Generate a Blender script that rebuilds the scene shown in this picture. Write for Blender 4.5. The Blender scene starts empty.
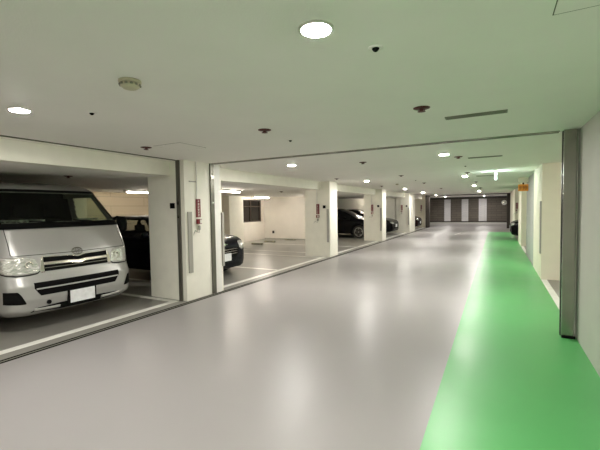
import bpy, bmesh, math, random
from mathutils import Vector, Matrix
from mathutils.bvhtree import BVHTree
random.seed(4)
C = bpy.context.scene.collection
PI = math.pi

# ------------------------------------------------------------------ materials
def mat(name, col, rough=.6, metal=0., bump=0., bscale=40., var=0., vscale=3., spec=.5, coat=0., emit=None, es=0., alpha=None, rvar=0., detail=4):
    m = bpy.data.materials.new(name); m.use_nodes = True
    nt = m.node_tree; b = nt.nodes['Principled BSDF']
    b.inputs['Base Color'].default_value = (*col, 1)
    b.inputs['Roughness'].default_value = rough
    b.inputs['Metallic'].default_value = metal
    b.inputs['Specular IOR Level'].default_value = spec
    b.inputs['Coat Weight'].default_value = coat
    if emit:
        b.inputs['Emission Color'].default_value = (*emit, 1); b.inputs['Emission Strength'].default_value = es
    if alpha is not None: b.inputs['Alpha'].default_value = alpha
    tc = nt.nodes.new('ShaderNodeTexCoord')
    if var or rvar:
        n = nt.nodes.new('ShaderNodeTexNoise'); n.inputs['Scale'].default_value = vscale; n.inputs['Detail'].default_value = detail
        nt.links.new(tc.outputs['Object'], n.inputs['Vector'])
        if var:
            r = nt.nodes.new('ShaderNodeMapRange'); r.inputs[1].default_value = 0; r.inputs[2].default_value = 1
            r.inputs[3].default_value = 1-2.5*var; r.inputs[4].default_value = 1+2.5*var
            nt.links.new(n.outputs['Fac'], r.inputs[0])
            h = nt.nodes.new('ShaderNodeVectorMath'); h.operation = 'SCALE'
            h.inputs[0].default_value = col
            nt.links.new(r.outputs[0], h.inputs['Scale']); nt.links.new(h.outputs[0], b.inputs['Base Color'])
        if rvar:
            r2 = nt.nodes.new('ShaderNodeMapRange'); r2.inputs[1].default_value = 0; r2.inputs[2].default_value = 1
            r2.inputs[3].default_value = rough-2.5*rvar; r2.inputs[4].default_value = rough+2.5*rvar
            nt.links.new(n.outputs['Fac'], r2.inputs[0]); nt.links.new(r2.outputs[0], b.inputs['Roughness'])
    if bump:
        n2 = nt.nodes.new('ShaderNodeTexNoise'); n2.inputs['Scale'].default_value = bscale; n2.inputs['Detail'].default_value = 3
        nt.links.new(tc.outputs['Object'], n2.inputs['Vector'])
        bp = nt.nodes.new('ShaderNodeBump'); bp.inputs['Strength'].default_value = bump; bp.inputs['Distance'].default_value = .01
        nt.links.new(n2.outputs['Fac'], bp.inputs['Height']); nt.links.new(bp.outputs[0], b.inputs['Normal'])
    return m

def brick_mat(name, c1, c2, mortar, sx, bw=.4, bh=.2, rough=.8, ms=.012):
    m = mat(name, c1, rough); nt = m.node_tree; b = nt.nodes['Principled BSDF']
    tc = nt.nodes.new('ShaderNodeTexCoord'); mp = nt.nodes.new('ShaderNodeMapping')
    mp.inputs['Rotation'].default_value = (PI/2, 0, 0) if sx == 'x' else (PI/2, 0, PI/2)
    br = nt.nodes.new('ShaderNodeTexBrick')
    br.inputs['Color1'].default_value = (*c1, 1); br.inputs['Color2'].default_value = (*c2, 1); br.inputs['Mortar'].default_value = (*mortar, 1)
    br.inputs['Scale'].default_value = 1; br.inputs['Brick Width'].default_value = bw; br.inputs['Row Height'].default_value = bh
    br.inputs['Mortar Size'].default_value = ms
    sp = nt.nodes.new('ShaderNodeSeparateXYZ'); cb = nt.nodes.new('ShaderNodeCombineXYZ')
    nt.links.new(tc.outputs['Object'], sp.inputs[0])
    nt.links.new(sp.outputs['X' if sx == 'x' else 'Y'], cb.inputs['X']); nt.links.new(sp.outputs['Z'], cb.inputs['Y'])
    nt.links.new(cb.outputs[0], br.inputs['Vector']); nt.links.new(br.outputs['Color'], b.inputs['Base Color'])
    bp = nt.nodes.new('ShaderNodeBump'); bp.inputs['Strength'].default_value = .4; bp.invert = True
    nt.links.new(br.outputs['Fac'], bp.inputs['Height']); nt.links.new(bp.outputs[0], b.inputs['Normal'])
    return m

M = {}
M['ceil'] = mat('ceiling_paint', (.89, .865, .82), .75, bump=.12, bscale=120, var=.015, vscale=2)
M['wall'] = mat('wall_paint', (.80, .78, .71), .7, bump=.1, bscale=60, var=.03, vscale=4)
M['wall_r'] = mat('grey_wall_paint', (.52, .515, .47), .6, bump=.1, bscale=60, var=.02, vscale=4)
M['wall_g'] = mat('cool_grey_paint', (.42, .435, .41), .6, bump=.08, bscale=60, var=.03, vscale=4)
M['cream'] = mat('cream_paint', (.84, .79, .66), .65, bump=.08, bscale=60, var=.02, vscale=4)
M['wall_b'] = mat('bay_wall_paint', (.70, .66, .60), .75, bump=.1, bscale=60, var=.04, vscale=2)
M['col'] = mat('column_paint', (.82, .80, .71), .6, bump=.12, bscale=70, var=.03, vscale=5)
M['lane'] = mat('grey_floor_coating', (.29, .275, .270), .36, spec=.40, var=.03, vscale=1.1, rvar=.04, detail=4)
M['green'] = mat('green_floor_coating', (.105, .42, .13), .33, spec=.40, var=.05, vscale=1.4, rvar=.04, detail=4)
M['bay'] = mat('parking_floor_concrete', (.25, .24, .215), .33, bump=.05, bscale=25, var=.12, vscale=1.5, detail=8)
M['line'] = mat('white_line_paint', (.78, .77, .72), .5, var=.06, vscale=9)
M['panel'] = brick_mat('beige_panel_wall', (.55, .46, .33), (.51, .43, .31), (.30, .24, .17), 'y', 2.4, .28, .8, .006)
M['brick'] = brick_mat('brown_block_wall', (.125, .105, .085), (.10, .085, .07), (.06, .05, .04), 'x', .8, .2)
M['brick_w'] = brick_mat('white_block_pilaster', (.62, .60, .60), (.56, .55, .56), (.42, .40, .40), 'x', .6, .1)
M['dark'] = mat('dark_brown_paint', (.035, .028, .022), .5)
M['steel'] = mat('brushed_steel', (.34, .33, .29), .22, .9, bump=.03, bscale=9, var=.08, vscale=5)
M['steel_d'] = mat('dark_steel_track', (.15, .145, .12), .4, .6)
M['slot'] = mat('black_slot', (.008, .0075, .007), .9, spec=.05)
M['guard'] = mat('grey_corner_guard', (.36, .35, .31), .5)
M['plaster_w'] = mat('white_metal', (.75, .74, .70), .45)
M['red'] = mat('red_enamel', (.17, .010, .014), .45)
M['pink'] = mat('white_label', (.75, .72, .66), .5)
M['black'] = mat('black_plastic', (.004, .004, .004), .7, spec=.08)
M['blackgl'] = mat('black_gloss', (.006, .006, .007), .12)
M['rubber'] = mat('rubber', (.014, .014, .014), .8)
M['smoke'] = mat('beige_plastic', (.52, .48, .34), .55)
M['spr'] = mat('dark_red_metal', (.085, .014, .012), .5, .1)
M['vent'] = mat('grey_vent_metal', (.22, .22, .17), .5, .2)
M['seam'] = mat('seam_dark', (.12, .12, .09), .8)
M['silver'] = mat('silver_car_paint', (.43, .425, .41), .38, .55, coat=.8, var=.03, vscale=120)
M['bumper'] = mat('silver_bumper_paint', (.50, .495, .475), .33, .45, coat=.7)
M['chrome'] = mat('chrome', (.78, .76, .70), .14, 1.)
M['hlamp'] = mat('headlamp_reflector', (.66, .66, .64), .16, .75, bump=1.0, bscale=26, coat=1.)
M['paintblk'] = mat('black_car_paint', (.004, .004, .0045), .22, spec=.12)
M['paintblu'] = mat('dark_navy_car_paint', (.004, .005, .008), .22, spec=.15)
M['paintred'] = mat('dark_maroon_car_paint', (.015, .004, .005), .22, spec=.15)
M['plate'] = mat('blank_plate_white', (.74, .75, .76), .5, var=.1, vscale=14)
M['alloy'] = mat('alloy', (.42, .41, .38), .3, .9)
M['seat'] = mat('grey_seat_cloth', (.012, .012, .012), .95, spec=.1)
M['paper'] = mat('pale_reflection', (.62, .64, .60), .8)
M['orange'] = mat('amber_sign_face', (.62, .25, .02), .5, emit=(1, .36, .03), es=.03)
M['signtext'] = mat('dark_red_lettering', (.12, .015, .01), .6)
M['lamp'] = mat('lamp_emitter', (1, 1, 1), .5, emit=(1, .965, .905), es=325)
M['tube'] = mat('tube_emitter', (1, 1, 1), .5, emit=(1, .91, .78), es=20)
M['exit'] = mat('exit_sign_face', (.6, 1, .8), .5, emit=(.78, 1, .92), es=6)
M['winglass'] = mat('window_dark_glass', (.012, .010, .008), .15)
M['brownframe'] = mat('brown_window_frame', (.05, .035, .025), .5)
def glass(name, tint, mixf):
    m = bpy.data.materials.new(name); m.use_nodes = True; nt = m.node_tree; nt.nodes.clear()
    o = nt.nodes.new('ShaderNodeOutputMaterial'); t = nt.nodes.new('ShaderNodeBsdfTransparent'); g = nt.nodes.new('ShaderNodeBsdfGlossy')
    lw = nt.nodes.new('ShaderNodeLayerWeight'); lw.inputs[0].default_value = .5
    pw = nt.nodes.new('ShaderNodeMath'); pw.operation = 'POWER'; pw.inputs[1].default_value = 4
    f = nt.nodes.new('ShaderNodeMath'); f.operation = 'MULTIPLY_ADD'; f.inputs[1].default_value = .5; f.inputs[2].default_value = .02
    nt.links.new(lw.outputs['Facing'], pw.inputs[0]); nt.links.new(pw.outputs[0], f.inputs[0]); x = nt.nodes.new('ShaderNodeMixShader')
    t.inputs[0].default_value = (*tint, 1); g.inputs['Roughness'].default_value = .03
    nt.links.new(f.outputs[0], x.inputs[0]); nt.links.new(t.outputs[0], x.inputs[1]); nt.links.new(g.outputs[0], x.inputs[2]); nt.links.new(x.outputs[0], o.inputs[0])
    return m
M['glass'] = glass('windscreen_glass', (.82, .86, .80), .1)
M['glassd'] = glass('tinted_car_glass', (.62, .64, .62), .1)
M['privacy'] = mat('privacy_glass', (.005, .005, .005), .08, spec=.3)

# ------------------------------------------------------------------ helpers
def box(bm, x0, x1, y0, y1, z0, z1, bev=0):
    vs = [bm.verts.new((x, y, z)) for x in (x0, x1) for y in (y0, y1) for z in (z0, z1)]
    fs = []
    for f in ((0,1,3,2), (4,6,7,5), (0,4,5,1), (2,3,7,6), (0,2,6,4), (1,5,7,3)):
        fs.append(bm.faces.new([vs[i] for i in f]))
    if bev:
        es = set(e for f in fs for e in f.edges)
        bmesh.ops.bevel(bm, geom=list(es), offset=bev, segments=2, profile=.7, affect='EDGES')
    return bm
def BX(*a, bev=0):
    return box(bmesh.new(), *a, bev=bev)
def lathe(bm, prof, seg=32, axis='z', c=(0,0,0), close=True):
    rings = []
    for r, h in prof:
        ring = []
        for k in range(seg):
            a = 2*PI*k/seg; u, v = r*math.cos(a), r*math.sin(a)
            p = {'z': (u, v, h), 'y': (u, h, v), 'x': (h, u, v)}[axis]
            ring.append(bm.verts.new((p[0]+c[0], p[1]+c[1], p[2]+c[2])))
        rings.append(ring)
    for a, b in zip(rings, rings[1:]):
        for k in range(seg):
            bm.faces.new((a[k], a[(k+1) % seg], b[(k+1) % seg], b[k]))
    if close:
        bm.faces.new(rings[0][::-1]); bm.faces.new(rings[-1])
    return bm
def tube(bm, pts, r, seg=10):
    pts = [Vector(p) for p in pts]; rings = []
    for i, p in enumerate(pts):
        d = (pts[min(i+1, len(pts)-1)] - pts[max(i-1, 0)]).normalized()
        a = Vector((0,0,1)) if abs(d.z) < .9 else Vector((1,0,0))
        u = d.cross(a).normalized(); v = d.cross(u)
        rings.append([bm.verts.new(p + u*r*math.cos(2*PI*k/seg) + v*r*math.sin(2*PI*k/seg)) for k in range(seg)])
    for a, b in zip(rings, rings[1:]):
        for k in range(seg): bm.faces.new((a[k], a[(k+1) % seg], b[(k+1) % seg], b[k]))
    bm.faces.new(rings[0][::-1]); bm.faces.new(rings[-1])
    return bm
def obj(name, bm, m, parent=None, smooth=False, recalc=True):
    if recalc: bmesh.ops.recalc_face_normals(bm, faces=bm.faces)
    me = bpy.data.meshes.new(name); bm.to_mesh(me); bm.free()
    o = bpy.data.objects.new(name, me); C.objects.link(o)
    me.materials.append(m)
    if parent: o.parent = parent
    if smooth:
        for p in me.polygons: p.use_smooth = True
    return o
def tag(o, label, cat, group=None, kind=None):
    o['label'] = label; o['category'] = cat
    if group: o['group'] = group
    if kind: o['kind'] = kind
    return o
def thing(name, label, cat, loc=(0,0,0), rz=0, group=None):
    o = bpy.data.objects.new(name, None); C.objects.link(o)
    o.location = loc; o.rotation_euler = (0, 0, rz); o.empty_display_size = .1
    return tag(o, label, cat, group)
def struct(name, bm, m, label=None):
    o = obj(name, bm, m); o['kind'] = 'structure'
    if label: o['label'] = label
    return o
def copy_tree(o, parent=None):
    c = o.copy(); C.objects.link(c); c.parent = parent
    for ch in [q for q in C.objects if q.parent == o]: copy_tree(ch, c)
    return c
def lerp(t, pts):
    if t <= pts[0][0]: return pts[0][1]
    for (a, va), (b, vb) in zip(pts, pts[1:]):
        if t <= b: return va + (vb-va)*(t-a)/(b-a)
    return pts[-1][1]

H = 2.33        # lane ceiling
HB = 2.09       # parking bay ceiling
XC = -4.50      # lane face of the columns

# ------------------------------------------------------------------ setting
struct('floor', BX(-4.36, -.41, -9, 36, -.1, 0), M['lane'], 'grey glossy coated driveway floor')
struct('floor', BX(-.41, .80, -9, 23.8, -.1, 0), M['green'], 'green coated walkway strip of the floor')
struct('floor', BX(-.41, .80, 23.8, 36, -.1, 0), M['lane'], 'grey floor beyond the green walkway')
b = BX(-10.6, -4.46, -9, 28, -.1, 0); box(b, -5.9, -4.46, 28, 36, -.1, 0)
struct('floor', b, M['bay'], 'concrete floor of the parking bays on the left')
struct('floor', BX(.80, 6, 5.13, 28, -.1, 0), M['bay'], 'concrete floor of the bays on the right')
# lane ceiling in two halves with the shutter slot between them
b = BX(-4.62, .8, -9, 5.07, H, H+.25); box(b, -4.62, .8, 5.12, 36, H, H+.25)
box(b, -4.62, .8, 5.07, 5.12, H+.06, H+.25)
box(b, -4.80, -4.66, -9, 28, H, H+.25); box(b, -4.66, -4.62, -9, 28, H+.06, H+.25)
box(b, -5.9, -4.80, 28, 36, H, H+.25); box(b, .8, 6, 5.12, 28, H, H+.25); box(b, .8, 1.2, -9, 5.12, H, H+.25)
box(b, -4.80, -4.62, 28, 36, H, H+.25)
struct('ceiling', b, M['ceil'], 'painted ceiling above the driveway')
struct('ceiling', BX(-10.6, -4.98, -9, 28, HB, H+.25), M['ceil'], 'lower ceiling over the parking bays')
# walls
struct('wall_right', BX(.80, 1.0, -9, 5.12, 0, H), M['wall_r'], 'grey right wall beside the green walkway')
struct('wall_right', BX(.80, 6, 8.80, 10.6, 0, H), M['cream'], 'cream wall block after the steel jamb')
struct('wall_right', BX(.83, 6, 10.6, 13.5, 0, H), M['wall_g'], 'cool grey wall section behind the cream block')
struct('wall_right', BX(.80, 1.7, 15.7, 17.6, 0, H), M['cream'], 'pale pier before the black car on the right')
struct('wall_right', BX(.80, 6, 21.4, 28, 0, H), M['cream'], 'pale wall beyond the black car on the right')
struct('wall_right', BX(.80, 1.0, 28, 36, 0, H), M['wall_g'], 'dim wall to the right of the block wall')
struct('wall_right', BX(6, 6.2, 5.12, 28, 0, H), M['wall_r'])
struct('wall_right', BX(1.0, 6.2, 4.9, 5.12, 0, H), M['wall_r'])
struct('wall_back', BX(-10.6, 1.0, -9.2, -9, 0, H), M['wall'])
b = BX(-10.6, -10.4, -9, 12.6, 0, HB)
struct('wall_left', b, M['panel'], 'beige panelled rear wall of the parking bays')
b = bmesh.new()   # rear wall with the window hole (Y 13.86-15.34, Z .9-1.97)
box(b, -10.6, -10.4, 12.6, 13.86, 0, HB); box(b, -10.6, -10.4, 15.34, 15.6, 0, HB)
box(b, -10.6, -10.4, 13.86, 15.34, 0, .9); box(b, -10.6, -10.4, 13.86, 15.34, 1.97, HB)
struct('wall_left', b, M['wall_b'], 'rear bay wall around the dark window')
struct('wall_left', BX(-10.6, -8.05, 15.6, 15.8, 0, HB), M['wall_b'], 'beige wall across the empty bay')
struct('trim_1', BX(-8.05, -8.01, 15.56, 15.8, 0, HB), M['dark'])
struct('wall_foot_shade', BX(-10.38, -8.06, 15.575, 15.6, 0, .06), M['guard'])  # grey strip in place of the shading along the wall foot
struct('wall_left', BX(-10.4, -9.8, 5.2, 6.08, 0, HB), M['cream'], 'pier on the rear wall behind the van')
struct('wall_left', BX(-10.4, -9.8, 12.1, 13.06, 0, HB), M['col'], 'pier on the rear wall beside the dark window')
struct('wall_left', BX(-10.6, -5.3, 22.1, 22.3, 0, HB), M['wall'], 'cross wall behind the two black cars')
struct('wall_left', BX(-10.6, -10.4, 15.8, 28, 0, HB), M['wall_b'])
struct('wall_left', BX(-10.6, -4.5, 27.9, 28.1, 0, H), M['cream'], 'cross wall behind the maroon car')
struct('wall_left', BX(-6.1, -5.9, 28.1, 36, 0, H), M['brick'])
# far block wall with three white pilasters
struct('wall_far', BX(-5.9, 1.0, 36, 36.2, 0, H), M['brick'], 'brown block wall at the far end')
for k, (x0, x1) in enumerate(((-4.22, -3.68), (-2.76, -2.22), (-1.38, -.76))):
    struct('trim_%d' % (k+2), BX(x0, x1, 35.94, 36, .16, 2.14), M['brick_w'], ('left', 'middle', 'right')[k]+' white pilaster on the far wall')
struct('trim_5', BX(-5.9, .8, 35.9, 36, 2.14, H), M['dark'], 'dark header along the far wall')
struct('trim_6', BX(-5.9, .8, 35.4, 36, 0, .07), M['wall_r'], 'pale kerb at the foot of the far wall')
struct('baseboard_far', BX(-5.9, .8, 35.88, 35.94, .07, .17), M['dark'])
# columns and header beams
def column(y0, y1, k):
    b = BX(-5.36, XC, y0, y1, 0, H, bev=.006)
    return struct('wall_left', b, M['col'], k)
column(4.42, 5.34, 'column between the van and the black hatchback')
column(10.36, 10.96, 'second column, with a red plaque')
column(16.22, 16.84, 'third column, before the car nose')
column(22.1, 23.7, 'fourth column, the widest')
for y0, y1 in ((-9, 4.42), (5.34, 10.36), (10.96, 16.22), (16.84, 22.1), (23.7, 27.9)):
    struct('trim_7', BX(-4.98, -4.80, y0, y1, HB-.003, H), M['col'], 'downstand beam over the bay opening')
# window in the rear bay wall
w = thing('window_1', 'dark brown barred window high in the rear wall of the empty bay', 'window', (-10.45, 14.6, .9)); w['kind'] = 'structure'
b = bmesh.new()
for a in ((-.74, -.69), (.69, .74), (-.12, -.08)): box(b, -.05, .03, a[0], a[1], 0, 1.07)
for a in ((0, .05), (1.02, 1.07), (.74, .78)): box(b, -.05, .03, -.74, .74, a[0], a[1])
obj('window_frame', b, M['brownframe'], w)
obj('pane', BX(-.03, -.02, -.7, .7, .04, 1.03), M['winglass'], w)

# shutter jambs, tracks
def jamb(name, label, x0, x1, y0, y1, z1, m):
    t = thing(name, label, 'shutter frame', ((x0+x1)/2, (y0+y1)/2, 0))
    hx, hy = (x1-x0)/2, (y1-y0)/2
    obj('post', BX(-hx, hx, -hy, hy, 0, z1), m, t)
    return t
t = jamb('shutter_jamb', 'brushed steel shutter jamb standing against the right wall on the green floor',  .655, .765, 5.0, 5.17, H-.001, M['steel'])
obj('side_flange', BX(.0555, .0735, -.06, .06, 0, H-.001), M['guard'], t)
obj('guide_slot', BX(-.060, -.0551, -.015, .015, 0, H-.001), M['slot'], t)
obj('foot_seal', BX(-.055, .072, -.1, -.086, 0, .03), M['black'], t)
t = jamb('shutter_guide', 'dark steel shutter guide up the near corner of the column beside the van', -4.655, -4.585, 4.395, 4.42, H-.001, M['steel_d'])
obj('bolt_plate', BX(-.02, .02, -.017, -.0126, 1.60, 1.66), M['chrome'], t)
obj('bolt_plate', BX(-.02, .02, -.017, -.0126, 1.38, 1.42), M['chrome'], t)
t = jamb('shutter_guide', 'dark steel shutter guide on the lane face of the first column, by the hatchback', -4.50, -4.475, 5.03, 5.12, H-.001, M['steel_d'])
obj('bolt_plate', BX(.0126, .018, -.03, .03, 2.06, 2.11), M['chrome'], t)
obj('bolt_plate', BX(.0126, .018, -.03, .03, 1.62, 1.65), M['chrome'], t)
obj('edge_trim', BX(-.012, .008, .045, .20, 0, H-.002), M['plaster_w'], t)
t = thing('shutter_track', 'long steel shutter slot crossing the ceiling above the driveway', 'shutter track', (-2, 5.095, H-.01))
obj('rail', BX(-2.47, 2.62, -.055, -.026, 0, .02), M['steel'], t); obj('rail', BX(-2.47, 2.62, .026, .055, 0, .02), M['steel_d'], t)
obj('slot_lining', BX(-2.47, 2.62, -.0255, .0255, .03, .06), M['slot'], t)
t = thing('shutter_track', 'shutter slot along the ceiling edge over the van bay', 'shutter track', (-4.64, -2.2, H-.008))
obj('rail', BX(-.03, -.016, -6.6, 6.6, 0, .014), M['steel_d'], t); obj('slot_lining', BX(-.0155, .0195, -6.6, 6.6, .02, .05), M['slot'], t)
# dark frames of the far shutter
jamb('shutter_jamb', 'dark shutter jamb at the far left, next to the maroon car', -4.52, -4.28, 27.7, 28.15, H-.001, M['dark'])
jamb('shutter_jamb', 'dark shutter jamb at the far right, beyond the black car', .60, .79, 27.8, 28.1, H-.001, M['dark'])
tag(obj('shutter_box', BX(-4.27, .59, 27.95, 28.15, H-.05, H-.001), M['dark']), 'low dark shutter housing across the ceiling far down the lane', 'shutter housing')

# gutter
t = thing('drain_channel', 'narrow dark drain channel along the left edge of the driveway', 'drain', (-4.41, 0, 0))
obj('channel', BX(-.05, .05, -9, 28, -.1, -.03), M['slot'], t)
obj('edge_rail', BX(-.05, -.014, -9, 28, -.03, .002), M['slot'], t); obj('edge_rail', BX(.014, .05, -9, 28, -.03, .002), M['slot'], t)
obj('centre_bar', BX(-.0139, .0139, -9, 28, -.03, .001), M['vent'], t)
struct('floor', BX(-4.46, -4.36, 28, 36, -.1, 0), M['lane'])

# painted lines
def line(x0, x1, y0, y1, label, g):
    tag(obj('painted_line', BX(x0, x1, y0, y1, 0, .003), M['line']), label, 'floor marking', g)
G = 'white lines painted on the parking floor'
for y0, y1, l in ((-8.9, 4.38, 'white edge line painted in front of the silver van'), (5.36, 10.34, 'white edge line in front of the hatchback and the empty stalls'),
                  (10.98, 16.2, 'white edge line between the second and third columns'), (16.86, 22.08, 'white edge line between the third and fourth columns'),
                  (23.72, 27.68, 'short white edge line in front of the maroon car')):
    line(-4.76, -4.64, y0, y1, l, G)
for y, l in ((1.75, 'white stall line on the hidden side of the van'), (4.33, 'white stall line meeting the near side of the first column'), (5.38, 'white stall line behind the first column, beside the black hatchback'),
             (7.68, 'white stall line on the open side of the black hatchback'), (10.2, 'white stall line running to the second column'),
             (11.15, 'white stall line just beyond the second column'), (13.5, 'broad white stall line before the wall of the empty bay'),
             (19.4, 'white stall line between the two black cars past the second column')):
    x0 = -9.6
    if y == 19.4: x0 = -5.6
    line(x0, -4.77, y-.05, y+.05, l, G)
line(.80+.001, .90, 5.2, 8.78, 'white edge line between the green walkway and the right-hand opening', G)
line(.801, .88, 13.52, 15.68, 'white edge line right of the green walkway, beyond the cream wall', G)
b = bmesh.new(); vs = [b.verts.new(p) for p in ((-1.98, 21.2, .003), (-1.93, 21.15, .003), (-1.72, 22.6, .003), (-1.80, 22.65, .003))]
f = b.faces.new(vs); r = bmesh.ops.extrude_face_region(b, geom=[f]); bmesh.ops.translate(b, vec=(0,0,-.003), verts=[v for v in r['geom'] if isinstance(v, bmesh.types.BMVert)])
tag(obj('paint_mark', b, M['line']), 'short slanting white tick on the grey driveway far ahead', 'floor marking')

# wheel stops on the floor of the empty bay
def stop(x, y, rz, label):
    t = thing('wheel_stop', label, 'wheel stop', (x, y, 0), rz, 'rubber wheel stops in the empty bay')
    obj('block', BX(-.27, .27, -.055, .055, 0, .065, bev=.015), M['vent'], t)
    for s in (-.2, .2): obj('reflector', BX(s-.04, s+.04, -.060, -.055, .02, .045), M['smoke'], t)
stop(-9.05, 13.0, 0, 'black wheel stop nearest the hatchback in the empty bay')
stop(-9.10, 14.08, 0, 'black wheel stop in the middle of the empty bay')
stop(-8.75, 15.35, .1, 'black wheel stop close to the cross wall of the empty bay')
t = thing('outlet_box', 'small dark electrical box low on the wall of the empty bay', 'outlet', (-9.86, 15.6, .30))
obj('case', BX(-.05, .05, -.04, 0, 0, .13, bev=.006), M['black'], t); obj('lid', BX(-.03, .03, -.05, -.04, .04, .10), M['dark'], t)

# ------------------------------------------------------------------ lamps
def downlight(x, y, label, first=[None]):
    if first[0] is None:
        t = thing('ceiling_lamp', label, 'ceiling light', (x, y, H), 0, 'round recessed lamps along the driveway')
        obj('trim_ring', lathe(bmesh.new(), [(.067, .003), (.081, .003), (.081, -.009), (.076, -.011), (.0675, -.0095)], 40, close=False), M['plaster_w'], t, True)
        obj('diffuser', lathe(bmesh.new(), [(.067, -.001), (.0665, -.0075), (.056, -.0125), (.03, -.015)], 40), M['lamp'], t, True)
        first[0] = t
    else:
        t = copy_tree(first[0]); t.location = (x, y, H); t['label'] = label
R = 'right-hand lamp row'; Lr = 'left-hand lamp row'
for x, y, l in ((-.74, 1.57, 'largest round ceiling lamp, top centre of the photo'), (-.74, 6.26, 'second lamp of the right-hand row, just past the shutter slot'),
                (-.77, 11.1, 'third lamp of the right-hand row, beside the exit sign'), (-.80, 16.4, 'fourth lamp of the right-hand row, past the exit sign'),
                (-.84, 22.4, 'fifth lamp of the right-hand row'), (-.88, 28.9, 'sixth lamp of the right-hand row, small and distant'), (-.90, 34.2, 'last lamp of the right-hand row, by the far wall'),
                (-3.38, 1.58, 'round ceiling lamp above the silver van, far left'), (-3.42, 6.1, 'lamp of the left-hand row between the first and second columns'),
                (-3.55, 11.05, 'lamp of the left-hand row just beyond the second column'), (-3.65, 16.9, 'lamp of the left-hand row near the third column'),
                (-3.72, 21.9, 'lamp of the left-hand row near the fourth column'), (-3.78, 27.5, 'small lamp of the left-hand row above the far shutter'), (-3.85, 33.6, 'last lamp of the left-hand row, above the block wall'),
                (-.74, -3.2, 'unseen round lamp added behind the viewpoint to light the foreground, right row'), (-3.38, -3.2, 'unseen round lamp added behind the viewpoint to light the foreground, left row'),  # unseen lamps behind the camera, added to light the near foreground
                (-.74, -7.6, 'unseen round lamp added at the near end to light the foreground, right row'), (-3.38, -7.6, 'unseen round lamp added at the near end to light the foreground, left row')):
    downlight(x, y, l)
def batten(x, y, label, z=HB, ln=.62, first=[None]):
    if first[0] is None:
        t = thing('batten_lamp', label, 'tube light', (x, y, z), 0, 'tube lights over the parking bays')
        obj('housing', BX(-.05, .05, -ln, ln, -.045, .004), M['plaster_w'], t)
        obj('tube', tube(bmesh.new(), [(0, -ln+.04, -.058), (0, ln-.04, -.058)], .014, 12), M['tube'], t, True)
        for s in (-1, 1): obj('tube_holder', BX(-.02, .02, s*(ln-.035)-.015, s*(ln-.035)+.015, -.078, -.045), M['plaster_w'], t)
        first[0] = t
    else:
        t = copy_tree(first[0]); t.location = (x, y, z); t['label'] = label
for x, y, l in ((-6.88, 8.42, 'tube light above the black hatchback, seen just right of the first column'), (-9.4, 13.9, 'tube light in front of the dark window'),
                (-8.9, 7.2, 'tube light above the roof of the hatchback, left of the first column'), (-6.9, 21.6, 'tube light over the black hatchback past the second column'),
                (-6.9, 14.0, 'tube light over the middle of the empty bay'), (-6.9, -.6, 'tube light over the near side of the van bay'), (-6.9, 25.5, 'tube light over the maroon car'), (-7.5, -5, 'tube light over the nearest bay')):
    batten(x, y, l)
M['tube_b'] = mat('bright_tube_emitter', (1, 1, 1), .5, emit=(1, .92, .80), es=55)
for q in list(C.objects):
    if q.name.startswith('batten_lamp') and (abs(q.location.y-8.42) < .01 or 13 < q.location.y < 15):
        for ch in C.objects:
            if ch.parent == q and ch.name.startswith('tube') and 'holder' not in ch.name:
                ch.data = ch.data.copy(); ch.data.materials[0] = M['tube_b']
for x, y, l in ((3.0, 7.0, 'tube light in the opening behind the steel jamb'), (3.0, 14.6, 'tube light in the gap past the cream wall'), (3.4, 19.5, 'tube light over the black car on the right')):
    t = batten(x, y, l, z=H)

# exit sign seen edge on
t = thing('exit_sign', 'glowing exit sign hanging edge-on from the ceiling over the walkway', 'exit sign', (-.02, 10.0, H))
obj('case', BX(-.016, .016, -.2, .2, -.215, -.035, bev=.004), M['plaster_w'], t)
for s in (-1, 1):
    p = obj('face', BX(min(s*.0165, s*.020), max(s*.0165, s*.020), -.185, .185, -.205, -.045), M['exit'], t)
obj('bracket', BX(-.02, .02, -.12, .12, -.035, 0), M['plaster_w'], t)
# amber hanging sign
t = thing('hanging_sign', 'amber sign with dark lettering below a cream box at the right wall', 'sign', (.70, 12.9, H))
obj('cap_box', BX(-.13, .13, -.1, .1, -.15, 0, bev=.01), M['cream'], t)
obj('stem', BX(-.02, .02, -.02, .02, -.20, -.15), M['black'], t)
sp = obj('sign_panel', BX(-.13, .13, -.02, .02, -.40, -.20, bev=.005), M['orange'], t)
b = bmesh.new()
for x in (-.09, -.01, .06):
    box(b, x, x+.014, -.023, -.0201, -.37, -.24); box(b, x-.012, x+.05, -.0235, -.0201, -.29, -.275); box(b, x+.03, x+.042, -.0238, -.0201, -.35, -.25)
obj('lettering', b, M['signtext'], sp)
# cctv / mirror at far right
t = thing('traffic_mirror', 'small round convex mirror at the far right above the black car', 'mirror', (.48, 30, 1.72))
obj('mirror_face', lathe(bmesh.new(), [(.15, .02), (.14, -.01), (.10, -.035), (.04, -.05), (.01, -.052)], 28, 'y'), M['chrome'], t, True)
obj('rim', lathe(bmesh.new(), [(.15, .021), (.17, .021), (.17, -.01), (.15, -.01)], 28, 'y', close=False), M['plaster_w'], t, True)
obj('arm', tube(bmesh.new(), [(0, .02, 0), (.15, .06, .05), (.30, .06, .05)], .015), M['black'], t)

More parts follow.
